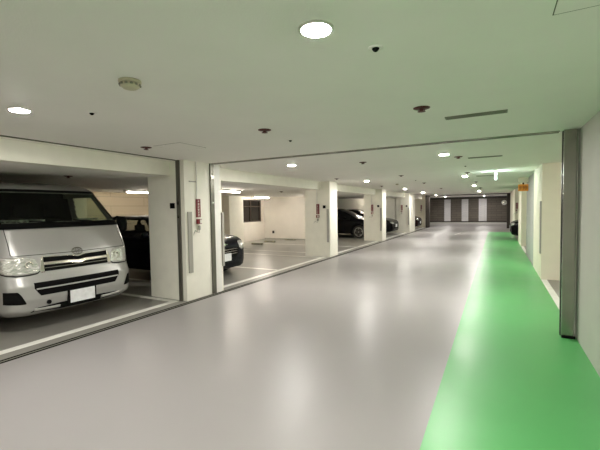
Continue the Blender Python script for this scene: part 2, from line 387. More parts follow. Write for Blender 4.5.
# ------------------------------------------------------------------ ceiling fittings
def sprinkler(x, y, z, label, first=[None]):
    if first[0] is None:
        t = thing('sprinkler_head', label, 'sprinkler', (x, y, z), 0, 'dark sprinkler heads on the ceiling')
        obj('flange', lathe(bmesh.new(), [(.062, .004), (.060, -.006), (.035, -.014), (.018, -.016)], 28), M['spr'], t, True)
        b = lathe(bmesh.new(), [(.014, -.014), (.014, -.032), (.026, -.034), (.030, -.038), (.012, -.042)], 20)
        obj('deflector', b, M['spr'], t)
        b = bmesh.new()
        for s in (-1, 1): tube(b, [(s*.016, 0, -.014), (s*.024, 0, -.026), (s*.010, 0, -.040)], .003, 6)
        obj('yoke', b, M['spr'], t)
        t.scale = (1.12, 1.12, .82)
        first[0] = t
    else:
        t = copy_tree(first[0]); t.location = (x, y, z); t['label'] = label
for x, y, z, l in ((-.56, 3.24, H, 'dark red sprinkler head left of the nearest ceiling vent'), (-2.14, 3.25, H, 'sprinkler head between the smoke detector and the shutter slot'),
    (-4.02, 3.31, H, 'sprinkler head above the header of the van bay'), (-.57, 6.71, H, 'sprinkler head beside the second right-row lamp, past the slot'),
    (-2.15, 6.48, H, 'sprinkler head past the slot, near the second left-row lamp'), (-.64, 9.95, H, 'sprinkler head in front of the third right-row lamp'),
    (-2.2, 9.75, H, 'sprinkler head in mid-ceiling, in front of the third left-row lamp'), (-.62, 13.9, H, 'sprinkler head between the third and fourth right-row lamps'),
    (-2.2, 13.2, H, 'sprinkler head in mid-ceiling, level with the third column'), (-3.95, 9.6, H, 'sprinkler head above the second column'),
    (-3.9, 14.0, H, 'sprinkler head above the lane between the second and third columns'), (-.64, 18.6, H, 'sprinkler head past the fourth right-row lamp'),
    (-2.2, 17.6, H, 'distant sprinkler head in mid-ceiling'), (-6.1, 3.5, HB, 'sprinkler head on the bay ceiling above the van'),
    (-6.3, 10.5, HB, 'sprinkler head on the bay ceiling left of the second column'), (-9.16, 6.95, HB, 'sprinkler head on the bay ceiling above the hatchback')):
    sprinkler(x, y, z, l)
def sensor(x, y, z, label, first=[None]):
    if first[0] is None:
        t = thing('ceiling_sensor', label, 'sensor', (x, y, z), 0, 'small black ceiling sensors')
        obj('base_ring', lathe(bmesh.new(), [(.040, .003), (.040, -.0012), (.02, -.002)], 24), M['ceil'], t, True)
        obj('nozzle', lathe(bmesh.new(), [(.019, -.004), (.018, -.008), (.010, -.018), (.004, -.020)], 20), M['black'], t, True)
        first[0] = t
    else:
        t = copy_tree(first[0]); t.location = (x, y, z); t['label'] = label
for x, y, z, l in ((-.56, 1.91, H, 'small black sensor just right of the largest lamp'), (-2.99, 1.93, H, 'small black sensor between the smoke detector and the lamp over the van'),
    (-2.2, 3.9, H, 'tiny sensor before the shutter slot, mid-ceiling'), (-.57, 8.3, H, 'tiny sensor between the second and third right-row lamps'), (-2.2, 11.7, H, 'tiny sensor in the distance, mid-ceiling')):
    sensor(x, y, z, l)
def detector(x, y, z, s, label):
    t = thing('smoke_detector', label, 'smoke detector', (x, y, z)); t.scale = (s, s, s)
    obj('base', lathe(bmesh.new(), [(.068, 0), (.068, -.012), (.060, -.016)], 36), M['smoke'], t, True)
    obj('head', lathe(bmesh.new(), [(.058, -.016), (.056, -.038), (.040, -.050), (.01, -.052)], 36), M['smoke'], t, True)
    b = bmesh.new()
    for k in range(12):
        a = 2*PI*k/12; c = (math.cos(a)*.0585, math.sin(a)*.0585)
        box(b, c[0]-.006, c[0]+.006, c[1]-.006, c[1]+.006, -.034, -.022)
    obj('grille_slots', b, M['vent'], t)
detector(-2.06, 1.59, H, 1, 'beige domed smoke detector on the ceiling left of the largest lamp')
detector(-3.1, 13.1, H, .8, 'small beige detector on the ceiling between the second and third columns')
def vent(x0, x1, y, w, label):
    t = thing('ceiling_vent', label, 'vent', ((x0+x1)/2, y, H), 0, 'slot vents in the ceiling')
    h = (x1-x0)/2
    b = bmesh.new(); box(b, -h, h, -w, -w+.014, -.008, 0); box(b, -h, h, w-.014, w, -.008, 0); box(b, -h, -h+.014, -w+.014, w-.014, -.008, 0); box(b, h-.014, h, -w+.014, w-.014, -.008, 0)
    obj('frame', b, M['vent'], t)
    obj('backing', BX(-h+.014, h-.014, -w+.014, w-.014, -.003, 0), M['vent'], t)
    for s in (-.5, 0, .5): obj('blade', BX(-h+.014, h-.014, s*w*1.1-.006, s*w*1.1+.006, -.012, -.003), M['vent'], t)
vent(-.43, .08, 3.73, .05, 'long slot vent in the near ceiling, right of the red sprinkler')
vent(-.44, .08, 6.98, .045, 'slot vent just beyond the shutter slot')
vent(-.50, .04, 11.3, .045, 'distant slot vent behind the exit sign')
def hatch(x0, x1, y0, y1, label):
    t = thing('ceiling_hatch', label, 'hatch', ((x0+x1)/2, (y0+y1)/2, H)); hx, hy = (x1-x0)/2, (y1-y0)/2
    obj('panel', BX(-hx+.006, hx-.006, -hy+.006, hy-.006, -.003, 0), M['ceil'], t)
    b = BX(-hx, hx, -hy, -hy+.004, -.002, 0); box(b, -hx, hx, hy-.004, hy, -.002, 0); box(b, -hx, -hx+.004, -hy, hy, -.002, 0); box(b, hx-.004, hx, -hy, hy, -.002, 0)
    obj('seam', b, M['seam'], t)
hatch(.21, .67, 1.52, 1.98, 'square inspection hatch in the ceiling, top right corner')
hatch(-3.86, -3.40, 3.29, 3.75, 'faint square inspection hatch in the ceiling above the first column')

# ------------------------------------------------------------------ column fittings
def guard(name_label, x0, x1, y0, y1, z0=.46, z1=1.48, m='guard'):
    tag(obj('corner_guard', BX(x0, x1, y0, y1, z0, z1, bev=.004), M[m]), name_label, 'corner guard', 'corner guards on the columns')
guard('grey corner guard on the near edge of the first column', XC, XC+.022, 4.47, 4.56)
guard('pale corner guard on the far edge of the first column, before the hatchback', XC+.001, XC+.03, 5.31, 5.36, 0.46, 1.46, 'guard')
guard('thin corner guard on the second column', -4.60, -4.53, 10.335, 10.36)
guard('thin corner guard on the third column', -4.60, -4.53, 16.195, 16.22)
guard('thin corner guard on the fourth column', -4.60, -4.53, 22.075, 22.1)
guard('grey corner guard on the edge of the cream wall, right side', .775, .80, 8.80, 8.92, .52, 1.58)
def box_small(x, y, z, label, face):
    t = thing('sensor_box', label, 'sensor box', (x, y, z), 0, 'small black boxes on the columns')
    obj('case', BX(-.04, .04, -.035, 0, -.045, .045, bev=.006), M['black'], t); obj('lens', lathe(bmesh.new(), [(.018, -.035), (.016, -.04), (.004, -.041)], 16, 'y'), M['blackgl'], t)
for x, y, z, l in ((-4.76, 4.42, 1.585, 'small black box on the near face of the first column'), (-4.68, 10.36, 1.55, 'small black box right of the red plaque on the second column'),
                   (-4.68, 16.22, 1.57, 'small black box on the third column'), (-4.68, 22.1, 1.57, 'small black box on the fourth column')):
    box_small(x, y, z, l, 0)
def plaque(loc, rz, label, text=True, pipe=.64, valve=True):
    # local: face towards -Y
    t = thing('alarm_station', label, 'alarm plaque', loc, rz, 'red alarm plaques with valve and cord')
    pl = obj('red_plaque', BX(-.048, .048, -.02, 0, 0, .31, bev=.003), M['red'], t)
    if text:
        cu = bpy.data.curves.new('lettering', 'FONT'); cu.body = '手\n動\n起\n動\n装\n置'; cu.size = .042; cu.space_line = 1.12; cu.align_x = 'CENTER'; cu.extrude = .0006
        tmp = bpy.data.objects.new('lettering_tmp', cu); C.objects.link(tmp)
        bpy.context.view_layer.update()
        me = bpy.data.meshes.new_from_object(tmp.evaluated_get(bpy.context.evaluated_depsgraph_get()))
        bpy.data.objects.remove(tmp); bpy.data.curves.remove(cu)
        o = bpy.data.objects.new('lettering', me); C.objects.link(o); me.materials.clear(); me.materials.append(M['pink'])
        o.parent = pl; o.rotation_euler = (PI/2, 0, 0); o.location = (0, -.0207, .255)
    bx = obj('call_box', BX(-.048, .046, -.045, 0, -.115, -.03, bev=.006), M['red'], t)
    obj('cover', BX(-.002, .040, -.05, -.0451, -.105, -.04, bev=.002), M['pink'], bx)
    if valve:
        obj('valve', lathe(bmesh.new(), [(.014, -.22), (.022, -.20), (.022, -.15), (.012, -.14)], 16, 'z', (0, -.025, 0)), M['guard'], t)
        obj('cord', tube(bmesh.new(), [(0, -.025, -.2), (-.01, -.03, -.26), (-.05, -.03, -.25), (-.10, -.025, -.22), (-.13, -.025, -.27), (-.14, -.025, -.30)], .006, 8), M['guard'], t)
    obj('conduit', tube(bmesh.new(), [(-.03, -.014, .31), (-.03, -.014, .31+pipe)], .009, 10), M['plaster_w'], t)
    return t
t = plaque((XC, 4.72, 1.385), PI/2, 'red vertical alarm plaque with cord on the first column, beside the van', pipe=.63)
obj('conduit_branch', tube(bmesh.new(), [(-.04, -.014, .60), (-.20, -.014, .60)], .008, 8), M['guard'], t)
plaque((-4.90, 10.36, 1.33), 0, 'red alarm plaque on the near face of the second column', pipe=.44)
plaque((-4.96, 16.22, 1.33), 0, 'red alarm plaque on the third column, above the hatchback bonnet', pipe=.44)
plaque((-4.96, 22.1, 1.33), 0, 'red alarm plaque on the fourth column, above the black car nose', pipe=.44)
plaque((-4.85, 27.9, 1.33), 0, 'red alarm plaque above the maroon car', pipe=.68)
plaque((.90, 21.4, 1.33), 0, 'red alarm plaque on the right, above the black car', pipe=.68)

# ------------------------------------------------------------------ van
FL = [(.22, .10), (.28, .03), (.42, 0), (.60, 0), (.67, .03), (.72, .05), (.95, .09), (1.0, .105), (1.30, .25), (1.34, .29), (1.84, .80), (1.90, .93), (1.95, 1.15), (1.98, 1.6)]
FW = [(.22, .78), (.30, .845), (.6, .85), (1.1, .85), (1.35, .83), (1.82, .755), (1.88, .72), (1.93, .65), (1.98, .4)]
RC = [(.22, .2), (.7, .2), (1.3, .16), (1.9, .12)]
VL = 4.69
def vfront(y, z):
    w = lerp(z, FW); rc = lerp(z, RC); y = min(abs(y), w-1e-4); l = lerp(z, FL)+.06*(y/w)**2
    if y > w-rc: l += rc*(1-math.sqrt(max(0, 1-((y-w+rc)/rc)**2)))
    return l
def van():
    t = thing('van', 'silver van parked nose out in the bay on the left', 'van', (-5.0, 2.99, 0), math.radians(-1.5))
    zs = [.22+.02*i for i in range(89)]
    zs = [z for z in zs if z < 1.98] + [1.98]
    bm = bmesh.new(); rings = []
    for z in zs:
        w = lerp(z, FW); rc = lerp(z, RC); pts = []
        ys = [(-w+rc)+2*(w-rc)*i/40 for i in range(41)]
        arc = [PI/2*i/10 for i in range(1, 11)]
        half = [(y, vfront(y, z)) for y in ys]
        right = [(w-rc+rc*math.sin(a), vfront(w-rc+rc*math.sin(a)*.9999, z)) for a in arc]
        left = [(-p[0], p[1]) for p in right][::-1]
        lend = right[-1][1]
        rear = VL - lerp(z, [(.22, .05), (.6, 0), (1.1, .02), (1.9, .12), (1.98, .3)])
        pts = left+half+right
        side = [(w, lend+(rear-.1-lend)*i/60) for i in range(1, 61)]
        back = [(w*(1-2*i/12), rear) for i in range(0, 13)]
        oside = [(-p[0], p[1]) for p in side][::-1]
        allp = pts+side+back+oside
        rings.append([bm.verts.new((-p[1], p[0], z)) for p in allp])
    n = len(rings[0])
    wheels = [(.98, .33), (3.55, .33)]
    for r in rings:
        for v in r:
            for wl, wz in wheels:
                if math.hypot(-v.co.x-wl, v.co.z-wz) < .37 and abs(v.co.y) > .7:
                    v.co.y = math.copysign(.60, v.co.y)
    for i in range(len(zs)-1):
        zc = (zs[i]+zs[i+1])/2
        for k in range(n):
            vs = (rings[i][k], rings[i][(k+1) % n], rings[i+1][(k+1) % n], rings[i+1][k])
            c = sum((v.co for v in vs), Vector())/4; l = -c.x
            w = lerp(zc, FW)
            if 1.37 < zc < 1.79 and l < 1.3 and abs(c.y) < w-.075: continue      # windscreen opening
            if 1.27 < zc < 1.74 and abs(c.y) > w-.03 and .50+(zc-1.27)*1.0+.03 < l < 1.52: continue   # front door windows
            bm.faces.new(vs)
    bm.faces.new(rings[0][::-1]); bm.faces.new(rings[-1])
    obj('body', bm, M['silver'], t, True, recalc=False)
    bm = None
    def vp(ylist, bots, tops, off, ny=30, nz=6, thick=.02):
        # a patch following the nose surface, with depth behind it
        bm = bmesh.new(); F = []; B = []
        y0, y1 = ylist[0], ylist[-1]
        for i in range(ny+1):
            y = y0+(y1-y0)*i/ny; zb = lerp(y, list(zip(ylist, bots))); zt = lerp(y, list(zip(ylist, tops)))
            rf = []; rb = []
            for j in range(nz+1):
                z = zb+(zt-zb)*j/nz; l = vfront(y, z)
                rf.append(bm.verts.new((-l+off, y, z))); rb.append(bm.verts.new((-l+off-thick, y, z)))
            F.append(rf); B.append(rb)
        for i in range(ny):
            for j in range(nz):
                bm.faces.new((F[i][j], F[i+1][j], F[i+1][j+1], F[i][j+1])); bm.faces.new((B[i][j], B[i][j+1], B[i+1][j+1], B[i+1][j]))
            bm.faces.new((F[i][0], B[i][0], B[i+1][0], F[i+1][0])); bm.faces.new((F[i][nz], F[i+1][nz], B[i+1][nz], B[i][nz]))
        for i in (0, ny):
            for j in range(nz): bm.faces.new((F[i][j], F[i][j+1], B[i][j+1], B[i][j]))
        bmesh.ops.remove_doubles(bm, verts=bm.verts, dist=1e-5)
        return bm
    W = lambda z, d: lerp(z, FW)-d
    # windscreen: z rows, y across
    def ws(d0, z0, z1, off, thick, ylo=-1, yhi=1, ny=40, nz=16):
        bm = bmesh.new(); F = []; B = []
        for j in range(nz+1):
            z = z0+(z1-z0)*j/nz; w = W(z, d0); a = []; b = []
            for i in range(ny+1):
                y = w*(ylo+(yhi-ylo)*i/ny); l = vfront(y, z)
                a.append(bm.verts.new((-l+off, y, z))); b.append(bm.verts.new((-l+off-thick, y, z)))
            F.append(a); B.append(b)
        for j in range(nz):
            for i in range(ny):
                bm.faces.new((F[j][i], F[j][i+1], F[j+1][i+1], F[j+1][i])); bm.faces.new((B[j][i], B[j+1][i], B[j+1][i+1], B[j][i+1]))
            for i in (0, ny): bm.faces.new((F[j][i], F[j+1][i], B[j+1][i], B[j][i]))
        for i in range(ny):
            bm.faces.new((F[0][i], B[0][i], B[0][i+1], F[0][i+1])); bm.faces.new((F[nz][i], F[nz][i+1], B[nz][i+1], B[nz][i]))
        return bm
    g = obj('windscreen', ws(.055, 1.335, 1.825, .006, .004), M['glass'], t, True)
    obj('upper_frit', ws(.05, 1.795, 1.832, .009, .006, nz=2), M['black'], g)
    obj('cowl', ws(.04, 1.30, 1.375, .012, .012, nz=3), M['black'], t)
    obj('side_frit', ws(.045, 1.335, 1.83, .009, .006, -1, -.945, 3), M['black'], g); obj('side_frit', ws(.045, 1.335, 1.83, .009, .006, .945, 1, 3), M['black'], g)
    for s in (-.1, .45):
        wp = tube(bmesh.new(), [(-vfront(s+.30, 1.34)+.02, s+.30, 1.345), (-vfront(s, 1.37)+.028, s, 1.365), (-vfront(s-.35, 1.40)+.028, s-.35, 1.395)], .008, 8)
        obj('wiper', wp, M['black'], t)
    # headlamps
    for s in (-1, 1):
        a = [(.475, .775, .785), (.50, .75, .90), (.54, .742, .945), (.60, .738, .955), (.72, .738, .962), (.80, .75, .968), (.848, .78, .972)]
        if s < 0: a = [(-p[0], p[1], p[2]) for p in a][::-1]
        else: pass
        hl = obj('headlamp', vp([p[0] for p in a], [p[1] for p in a], [p[2] for p in a], .008, 34, 10), M['hlamp'], t, True)
        for cy, r in ((.585, .048), (.69, .045)):
            l = vfront(cy, .85)
            obj('reflector_bowl', lathe(bmesh.new(), [(r, .012), (r*.92, .016), (r*.5, .004), (.012, -.006)], 24, 'x', (-l-(.0 if cy < .6 else .022), s*cy, .855), close=False), M['chrome'], hl, True)
        q = [(.466, .755), (.47, .74)]
        # black surround line under and beside the lamp
        b2 = [(p[0], p[1]-.014, p[1]) for p in a]
        obj('lamp_seal', vp([p[0] for p in b2], [p[1] for p in b2], [p[2] for p in b2], .006, 30, 1), M['black'], hl)
        # chrome end piece between grille and lamp
        c = [(.425, .745, .955), (.445, .745, .93), (.462, .745, .86), (.47, .75, .80)]
        if s < 0: c = [(-p[0], p[1], p[2]) for p in c][::-1]
        obj('chrome_end', vp([p[0] for p in c], [p[1] for p in c], [p[2] for p in c], .010, 8, 6), M['chrome'], t, True)
        # fog lamp recess
        f = [(.655, .385, .40), (.70, .385, .50), (.73, .388, .545), (.835, .40, .55)]
        if s < 0: f = [(-p[0], p[1], p[2]) for p in f][::-1]
        fg = obj('fog_recess', vp([p[0] for p in f], [p[1] for p in f], [p[2] for p in f], .003, 20, 6), M['black'], t)
    gy = [-.425, -.10, -.05, 0, .05, .10, .425]
    gr = obj('grille', vp(gy, [.755]*7, [.938, .928, .914, .902, .914, .928, .938], .004, 40, 6), M['black'], t)
    obj('chrome_bar', vp(gy, [.835, .830, .812, .805, .812, .83, .835], [.872, .870, .864, .858, .864, .870, .872], .020, 40, 4, .03), M['chrome'], gr, True)
    obj('upper_chrome', vp(gy, [.935, .925, .912, .900, .912, .925, .935], [.945, .936, .923, .911, .923, .936, .945], .014, 40, 2, .02), M['chrome'], gr, True)
    for z in (.795,): obj('grille_slat', vp([-.42, .42], [z]*2, [z+.006]*2, .010, 30, 1, .01), M['vent'], gr)
    # bonnet seam, panel lines
    obj('panel_gap', vp([-.74, 0, .74], [.972, .962, .972], [.979, .969, .979], .0015, 40, 1, .01), M['black'], t)
    for s in (-1, 1):
        b = bmesh.new(); tube(b, [(-vfront(s*.745, z)+.001, s*(.745+.02*max(0, 1.1-z)), z) for z in (.98, 1.05, 1.12, 1.20, 1.28, 1.31)], .004, 6)
        obj('panel_gap', b, M['black'], t)
    # bumper intake
    it = obj('bumper_intake', vp([-.565, -.50, .50, .565], [.565, .465, .465, .565], [.632, .632, .632, .632], .003, 50, 6), M['black'], t)
    obj('intake_bar', vp([-.545, .545], [.545]*2, [.562]*2, .012, 40, 2), M['bumper'], it, True)
    obj('lower_opening', vp([-.60, -.53, -.26, .26, .53, .60], [.262, .262, .235, .235, .262, .262], [.27, .315, .33, .33, .315, .27], .003, 50, 4), M['black'], t)
    for s in (-1, 1):
        yy = [.28, .50, .57] if s > 0 else [-.57, -.50, -.28]
        bb = [.268, .272, .276] if s > 0 else [.276, .272, .268]
        obj('lower_lip', vp(yy, bb, [v+.035 for v in bb], .02, 14, 3, .03), M['bumper'], t, True)
    obj('tow_eye', lathe(bmesh.new(), [(.028, .012), (.028, .004), (.02, 0)], 20, 'x', (-vfront(.40, .35)+.002, -.41, .365)), M['black'], t)
    pl = obj('number_plate', BX(.012, .020, -.165, .165, .30, .465, bev=.003), M['plate'], t)
    obj('plate_bracket', BX(-.02, .012, -.19, .19, .28, .475, bev=.004), M['black'], t)
    # emblem: three ovals
    em = bmesh.new(); zc = .975; xs = -vfront(0, zc)+.016
    def oval(cy, cz, ry, rz, rr):
        pts = [(xs-.35*(cz+rz*math.sin(a)-zc), cy+ry*math.cos(a), cz+rz*math.sin(a)) for a in [2*PI*k/36 for k in range(37)]]
        tube(em, pts, rr, 6)
    oval(0, zc, .068, .046, .006); oval(0, zc+.001, .020, .042, .004); oval(0, zc+.022, .046, .018, .004)
    obj('emblem', em, M['steel_d'], t, True)
    # side windows
    for s in (-1, 1):
        def sw(z0, z1, lf0, lf1, lr, m, nm, off=.002):
            bm = bmesh.new(); R1 = []; n = 8
            for j in range(n+1):
                z = z0+(z1-z0)*j/n; w = lerp(z, FW); lf = lf0+(lf1-lf0)*j/n
                R1.append([(bm.verts.new((-l, s*(w+off), z)), bm.verts.new((-l, s*(w+off-.006), z))) for l in (lf, (lf+lr)/2, lr)])
            for j in range(n):
                for i in range(2):
                    for q in (0, 1): bm.faces.new((R1[j][i][q], R1[j][i+1][q], R1[j+1][i+1][q], R1[j+1][i][q]))
            obj(nm, bm, m, t)
        sw(1.24, 1.76, .47, .99, 1.55, M['glass'], 'door_window')
        sw(1.24, 1.74, 1.68, 1.70, 2.95, M['privacy'], 'side_window', .004); sw(1.24, 1.74, 3.05, 3.05, 4.35, M['privacy'], 'side_window', .004)
        # door mirror
        mr = obj('door_mirror', lathe(bmesh.new(), [(.03, -.13), (.075, -.10), (.085, 0), (.075, .09), (.03, .12)], 20, 'z', (-.52, s*.985, 1.30)), M['black'], t, True)
        obj('mirror_arm', tube(bmesh.new(), [(-.60, s*.83, 1.34), (-.56, s*.93, 1.42), (-.52, s*.985, 1.40)], .018, 8), M['black'], mr)
        obj('mirror_arm', tube(bmesh.new(), [(-.62, s*.84, 1.15), (-.56, s*.93, 1.16), (-.52, s*.98, 1.20)], .018, 8), M['black'], mr)
        for wl, wz in wheels:
            wh = obj('wheel', lathe(bmesh.new(), [(.20, s*.66), (.30, s*.66), (.325, s*.70), (.325, s*.80), (.30, s*.835), (.20, s*.835)], 40, 'y', (-wl, 0, wz)), M['rubber'], t, True)
            obj('rim', lathe(bmesh.new(), [(.20, s*.825), (.18, s*.81), (.06, s*.80), (.04, s*.83), (.01, s*.832)], 32, 'y', (-wl, 0, wz), close=False), M['alloy'], wh, True)
    # interior
    b = bmesh.new(); box(b, -1.0, -.44, -.72, .72, 1.12, 1.367, bev=.03); box(b, -.85, -.62, -.62, -.2, 1.367, 1.41, bev=.02)
    obj('dashboard', b, M['black'], t)
    for y in (-.46, .02, .46):
        b = BX(-1.68, -1.54, y-.22, y+.22, .75, 1.42, bev=.05); box(b, -1.66, -1.56, y-.12, y+.12, 1.44, 1.62, bev=.04); box(b, -1.55, -1.05, y-.22, y+.22, .68, .82, bev=.04)
        obj('seat', b, M['seat'], t)
    obj('steering_wheel', tube(bmesh.new(), [(-1.10+.10*math.sin(a), -.42+.18*math.cos(a), 1.26+.13*math.sin(a)) for a in [2*PI*k/24 for k in range(25)]], .014, 8), M['black'], t)
    obj('interior_mirror', BX(-.98, -.95, -.02, .22, 1.66, 1.73, bev=.01), M['black'], t)
    obj('bulkhead', BX(-1.78, -1.75, -.72, .72, .5, 1.86), M['seat'], t)
    obj('cab_floor', BX(-1.75, -.3, -.72, .72, .42, .46), M['black'], t)
    return t
vt = van()
t = thing('reflection_sheets', 'crumpled pale sheets on the van dashboard, in place of windscreen reflections', 'reflection sheets', (-5.56, 2.55, 1.345))  # pale sheets stand in for whitish reflections low in the windscreen
for k, (x, y, a) in enumerate(((-.03, -.10, .2), (.0, .10, -.3), (.0, .90, .1))):
    b = bmesh.new(); n = 6; g = [[b.verts.new((x+.07*math.cos(a)*(i/n-.5)*2-.16*math.sin(a)*(j/n-.5), y+.16*(j/n-.5)*2*math.cos(a), .008+.040*abs(math.sin(i*1.3+j*1.9+k)))) for j in range(n+1)] for i in range(n+1)]
    for i in range(n):
        for j in range(n): b.faces.new((g[i][j], g[i+1][j], g[i+1][j+1], g[i][j+1]))
    bmesh.ops.solidify(b, geom=b.faces[:], thickness=.002)
    obj('sheet', b, M['paper'], t, True)
t.location.z = 1.366

# ------------------------------------------------------------------ cars
def car(name, label, cat, loc, rz, paint, P, glassm, plate=None, group=None):
    t = thing(name, label, cat, loc, rz, group)
    L = P['L']; n = int(L/.04); Wd = P['W']/2
    secs = []
    ls = [0, .01, .025, .045] + [.07+(L-.12)*i/n for i in range(n+1)] + [L-.02, L]
    for l in ls:
        w = Wd*lerp(l, P['w']); zb = lerp(l, P['zb']); zs = lerp(l, P['zs']); zt = max(lerp(l, P['zt']), zs+.012)
        cab = min(1, max(0, (zt-zs-.03)/.25)); wt = w*(.88*(1-cab)+P.get('wt', .68)*cab)
        key = [(0, zb), (.80*w, zb), (.94*w, zb+.04), (.99*w, zb+.14), (w, (zb+zs)/2), (.992*w, zs-.10), (.965*w, zs-.03), (.93*w, zs),
               (wt+.012, max(zs+.004, zt-.07*cab-.006)), (wt*.90, max(zs+.006, zt-.025*cab-.003)), (wt*.55, max(zs+.009, zt-.006)), (0, max(zs+.012, zt))]
        sub = [6, 2, 2, 3, 3, 3, 2, 6, 2, 3, 4]
        pts = []; ids = []
        for i, s in enumerate(sub):
            for k in range(s):
                f = k/s; pts.append((key[i][0]*(1-f)+key[i+1][0]*f, key[i][1]*(1-f)+key[i+1][1]*f)); ids.append(i)
        pts.append(key[-1])
        secs.append((l, pts, zt-zs, w))
    bm = bmesh.new(); gl = bmesh.new(); wsb = bmesh.new()
    m = len(secs[0][1]); V = []
    wheels = P['wheels']; wr = P['wr']
    for l, pts, h, w in secs:
        row = []
        full = [(-p[0], p[1]) for p in pts[::-1]][:-1] + pts     # from top centre down one side, under, and up the other
        for y, z in full:
            for wl in wheels:
                if math.hypot(l-wl, z-wr) < wr+.035 and abs(y) > w*.72: y = math.copysign(w-.26, y)
            row.append((-l, y, z))
        V.append(row)
    N = len(V[0]); vb = [[bm.verts.new(p) for p in r] for r in V]
    fullid = ids[::-1]+ids
    for i in range(len(V)-1):
        l = (secs[i][0]+secs[i+1][0])/2; h = (secs[i][2]+secs[i+1][2])/2
        for k in range(N):
            k2 = (k+1) % N
            if k == N-1: continue
            idn = fullid[k]
            side = idn == 7 and h > .12 and P['gA'] < l < P['gZ'] and not any(a < l < b for a, b in P['pillars'])
            wsn = idn in (9, 10) and (P['ws'][0] < l < P['ws'][1] or P['rw'][0] < l < P['rw'][1])
            if side or wsn:
                tgt = gl if side else wsb
                tgt.faces.new([tgt.verts.new(V[a][b]) for a, b in ((i, k), (i+1, k), (i+1, k2), (i, k2))])
            else:
                bm.faces.new((vb[i][k], vb[i+1][k], vb[i+1][k2], vb[i][k2]))
    bm.faces.new(vb[0]); bm.faces.new(vb[-1][::-1])
    bmesh.ops.remove_doubles(bm, verts=bm.verts, dist=1e-5)
    bmesh.ops.recalc_face_normals(bm, faces=bm.faces)
    tree = BVHTree.FromBMesh(bm)
    obj('body', bm, paint, t, True)
    for g_ in (gl, wsb):
        bmesh.ops.remove_doubles(g_, verts=g_.verts, dist=1e-5)
        g_.verts.index_update(); g_.faces.index_update(); g_.faces.ensure_lookup_table(); seen = set()
        for f0 in list(g_.faces):
            if f0.index in seen: continue
            stack = [f0]; isl = []; seen.add(f0.index)
            while stack:
                q = stack.pop(); isl.append(q)
                for e in q.edges:
                    for w2 in e.link_faces:
                        if w2.index not in seen: seen.add(w2.index); stack.append(w2)
            nb = bmesh.new(); mp = {}
            for q in isl:
                nb.faces.new([mp.setdefault(v.index, None) or mp.__setitem__(v.index, nb.verts.new(v.co)) or mp[v.index] for v in q.verts])
            cx_ = sum(v.co.x for v in nb.verts)/len(nb.verts)
            nm = 'side_window' if g_ is gl else ('windscreen' if -cx_ < L*.55 else 'rear_window')
            obj(nm, nb, glassm, t, True)
        g_.free()
    def fp(outline, off, nm, m, parent=t, ny=14, nz=5, sy=1, thick=.015):
        # outline = list of (y, zbottom, ztop), projected onto the nose along X
        bm = bmesh.new(); F = {}
        o = sorted([(sy*a, b, c) for a, b, c in outline]); ylist = [a[0] for a in o]
        last = 0
        for i in range(ny+1):
            y = ylist[0]+(ylist[-1]-ylist[0])*i/ny
            zb = lerp(y, [(a, b) for a, b, c in o]); zt = lerp(y, [(a, c) for a, b, c in o])
            for j in range(nz+1):
                z = zb+(zt-zb)*j/nz; hit = tree.ray_cast(Vector((.5, y, z)), Vector((-1, 0, 0)))
                x = hit[0].x if hit[0] else last
                last = x
                F[i, j] = (bm.verts.new((x+off, y, z)), bm.verts.new((x+off-thick, y, z)))
        for i in range(ny):
            for j in range(nz):
                for q in (0, 1): bm.faces.new((F[i, j][q], F[i+1, j][q], F[i+1, j+1][q], F[i, j+1][q]))
            for j in (0, nz): bm.faces.new((F[i, j][0], F[i+1, j][0], F[i+1, j][1], F[i, j][1]))
        for j in range(nz):
            for i in (0, ny): bm.faces.new((F[i, j][0], F[i, j+1][0], F[i, j+1][1], F[i, j][1]))
        return obj(nm, bm, m, parent, True)
    for s in (-1, 1): fp(P['hl'], .006, 'headlamp', M['hlamp'], sy=s)
    g = fp(P['gr'], .004, 'grille', M['black'])
    for z in P['bars']:
        yw = P['gr'][-1][0]*.9
        fp([(-yw, z, z+.012), (yw, z, z+.012)], .014, 'chrome_strip', M['chrome'], g, 14, 1)
    if P.get('emblem'):
        z = P['emblem']; hit = tree.ray_cast(Vector((.5, 0, z)), Vector((-1, 0, 0)))
        x = hit[0].x+.008
        b = lathe(bmesh.new(), [(.03, -.006), (.03, .004), (.012, .008)], 20, 'x', (x, 0, z)); 
        for s in (-1, 1): box(b, x-.002, x+.003, min(s*.032, s*.085), max(s*.032, s*.085), z-.004, z+.012)
        obj('emblem', b, M['chrome'], t)
    if plate:
        pz, pw = plate
        obj('number_plate', BX(.01, .018, -pw, pw, pz-.0825, pz+.0825, bev=.003), M['plate'], t)
